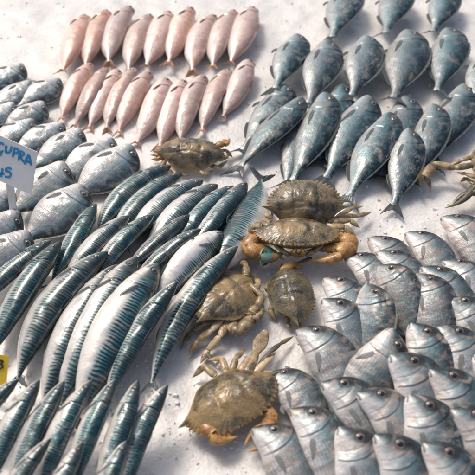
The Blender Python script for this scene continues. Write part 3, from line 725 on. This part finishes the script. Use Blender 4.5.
def stroke_mesh(name, strokes, conv, n, wd, mat, org):
    V = []; F = []
    for st in strokes:
        P = [conv(p) for p in st]
        # resample with smoothing
        Q = []
        for i in range(len(P)-1):
            p0 = P[max(0,i-1)]; p1 = P[i]; p2 = P[i+1]; p3 = P[min(len(P)-1, i+2)]
            for k in range(6):
                t = k/6; Q.append(.5*((2*p1)+(p2-p0)*t+(2*p0-5*p1+4*p2-p3)*t*t+(3*p1-p0-3*p2+p3)*t**3))
        Q.append(P[-1])
        b = len(V)
        for i, q in enumerate(Q):
            T = (Q[min(i+1,len(Q)-1)]-Q[max(i-1,0)]).normalized(); S = T.cross(n).normalized()
            w_ = wd*(1+.15*math.sin(i*.9))*(.75 if i in (0, len(Q)-1) else 1)
            for sgn in (-1, 1):
                V.append(q+S*w_*sgn+n*.0012-org)
            for sgn in (1, -1): V.append(q+S*w_*sgn+n*.0004-org)
        for i in range(len(Q)-1):
            a = b+i*4
            for j in range(4): F.append((a+j, a+(j+1)%4, a+4+(j+1)%4, a+4+j))
        F.append((b,b+1,b+2,b+3)); e = b+(len(Q)-1)*4; F.append((e+3,e+2,e+1,e))
    return mesh_from(name, V, F, mat, smooth=False)
M['card'] = simple('white_card', (.80,.81,.82), (.84,.84,.84), 40, .3, 0, .3, .1, .0005)
M['ink'] = simple('blue_marker', (.012,.25,.58), (.02,.32,.66), 200, .4, 0, 0, 0, .0005)
M['holder'] = simple('white_plastic', (.62,.63,.62), (.7,.7,.69), 60, .3, 0, .3, .1, .0005)
M['yellow'] = simple('yellow_card', (.75,.50,.015), (.80,.56,.03), 60, .35, 0, .2, .1, .0005)
M['black_ink'] = simple('black_marker', (.02,.02,.02), (.05,.04,.03), 60, .4, 0, 0, 0, .0005)

base = at(8, 214, .05)
p0 = base + Vector((0,0,.02)); TR, TL, BR, BL = (37.5,152), (-28,123), (31.5,195), (-34,166)
n = best_plane(p0, TR, TL, BR)
a = ray_plane(*TR, p0, n); ul = (ray_plane(*TL, p0, n)-a); dn = (ray_plane(*BR, p0, n)-a)
wd_, hd_ = ul.length, dn.length; ul.normalize(); dn = (dn-ul*dn.dot(ul)).normalized()
quad = [a, a+ul*wd_, a+ul*wd_+dn*hd_, a+dn*hd_]
org = Vector((base.x, base.y, 0)); sg = empty('price_sign', org)
tag(sg, 'white price card lettered ÇUPRA 45 in blue marker, standing on a post among the bream', 'price sign')
slab('card', quad, n, .0016, M['card'], sg, org)
cv = lambda q: ray_plane(q[0]/2.97, 100+q[1]/2.97, p0+n*.0008, n)
letters = [[[(12,134),(6,128),(-2,131),(-8,141),(-6,152),(2,156),(3,161),(-2,165)], [(2,156),(10,151)]],
 [[(20,135),(17,148),(20,157),(27,156),(32,149),(35,138)]], [[(43,143),(38,170)], [(43,143),(53,146),(55,153),(49,159),(41,158)]],
 [[(61,152),(55,180)], [(61,152),(70,156),(70,163),(59,168)], [(59,168),(71,185)]], [[(73,191),(85,163),(92,194)], [(77,182),(90,185)]],
 [[(-2,199),(-7,214),(3,218),(13,219)], [(8,203),(6,216),(3,229)]], [[(34,205),(22,201),(18,212),(28,213),(32,221),(27,229),(15,227)]]]
for L_ in letters: link('letter', stroke_mesh('letter', L_, cv, n, .0021, M['ink'], org), sg)
# flat post behind the card
mid = ray_plane(9, 176, p0-n*.004, n); pb = base+Vector((.004,0,-.05))
sv = ul; d_ = (pb-mid).normalized(); nn = d_.cross(sv).normalized(); hw = .0085
slab('post', [mid+sv*hw, mid-sv*hw, pb-sv*hw, pb+sv*hw], nn, .003, M['holder'], sg, org)

# yellow tag at the lower left
b2 = at(-4, 386, .05); n2 = Vector((.1,-.7,.7)).normalized()
q4 = [ray_plane(*p, b2, n2) for p in ((9,356),(-30,350),(-33,380),(6,386))]
org2 = Vector((b2.x, b2.y, 0)); yt = empty('price_tag', org2); tag(yt, 'small yellow price tag with a black mark at the lower left corner', 'price tag')
slab('card', q4, n2, .0015, M['yellow'], yt, org2)
cv2 = lambda q: ray_plane(q[0], q[1], b2+n2*.0008, n2)
link('letter', stroke_mesh('letter', [[(-3,360),(3,361),(1,364),(3,367),(-2,369)]], cv2, n2, .0013, M['black_ink'], org2), yt)
pb2 = Vector((b2.x-.02, b2.y, .0)); m2 = cv2((-8,372))-n2*.004; sv2 = Vector((1,0,0)); nn2 = (pb2-m2).normalized().cross(sv2).normalized()
slab('post', [m2+sv2*.005, m2-sv2*.005, pb2-sv2*.005, pb2+sv2*.005], nn2, .003, M['holder'], yt, org2)

# ------------------------------------------------------------------ ice
N = NT('crushed_ice'); tc = N.n('TexCoord'); v = tc.outputs['Object']
f1 = N.noise(v, 16, 5, .6); f2 = N.noise(v, 150, 4, .65)
vo = N.n('TexVoronoi', feature='F1'); N.l(v, vo.inputs['Vector']); vo.inputs['Scale'].default_value = 150
col = N.mix(N.ramp(f1, [(.35,0),(.7,1)]), (.75,.735,.71), (.86,.845,.82))
col = N.mix(N.math('MULTIPLY', N.ramp(f2, [(.35,1),(.55,0)]), .35), col, (.60,.58,.56))
nb = N.bump(vo.outputs['Distance'], .3, .002); nb = N.bump(f2, .45, .003, nb); nb = N.bump(f1, .4, .012, nb)
N.fin(col, N.ramp(f2, [(.3,.18),(.7,.55)]), 0, .2, nb)
N.b.inputs['Subsurface Weight'].default_value = .25; N.b.inputs['Subsurface Radius'].default_value = (.012,.012,.013); N.b.inputs['Subsurface Scale'].default_value = .5
M['ice'] = N.m
xs = np.linspace(-1.7, 1.7, 380); ys = np.linspace(-1.3, 2.6, 420)
V = []
for y in ys:
    for x in xs:
        z = .010*noise.noise(Vector((x*5, y*5, 1)))+.006*noise.noise(Vector((x*18, y*18, 4)))+.002*noise.noise(Vector((x*55, y*55, 9)))
        V.append((x, y, z))
ice = link('ice', mesh_from('ice', V, grid_faces(len(ys), len(xs)), M['ice'])); tag(ice, 'crushed white ice bed of the fish stall', kind='structure')
# loose chips
N = NT('ice_chip'); N.b.inputs['Transmission Weight'].default_value = 0.0; N.b.inputs['Subsurface Weight'].default_value = .3; N.b.inputs['Subsurface Radius'].default_value = (.01,.01,.01); N.b.inputs['IOR'].default_value = 1.31
tc = N.n('TexCoord'); fz = N.noise(tc.outputs['Object'], 200, 3); N.fin((.92,.92,.92), .18, 0, .2, N.bump(fz, .4, .002))
V = []; F = []
for i in range(1100):
    px, py = random.uniform(-20,495), random.uniform(-5,480); c = at(px, py, .003); s = random.uniform(.0012,.0042)*random.choice((.6,1,1,1.5))
    c.z = .010*noise.noise(Vector((c.x*5, c.y*5, 1)))+.006*noise.noise(Vector((c.x*18, c.y*18, 4)))+.001
    b = len(V)
    q = Matrix.Rotation(random.uniform(0,6), 3, Vector((random.random(),random.random(),random.random()+.01)).normalized())
    for p in ((1,0,0),(-1,0,0),(0,1,0),(0,-1,0),(0,0,1),(0,0,-1)):
        V.append(c+q@(Vector(p)*s*random.uniform(.6,1.3)))
    for f in ((0,2,4),(2,1,4),(1,3,4),(3,0,4),(2,0,5),(1,2,5),(3,1,5),(0,3,5)): F.append(tuple(b+k for k in f))
ch = link('ice_chips', mesh_from('ice_chips', V, F, N.m, smooth=False)); tag(ch, 'loose glassy ice chips scattered over the ice bed', 'ice', kind='stuff')
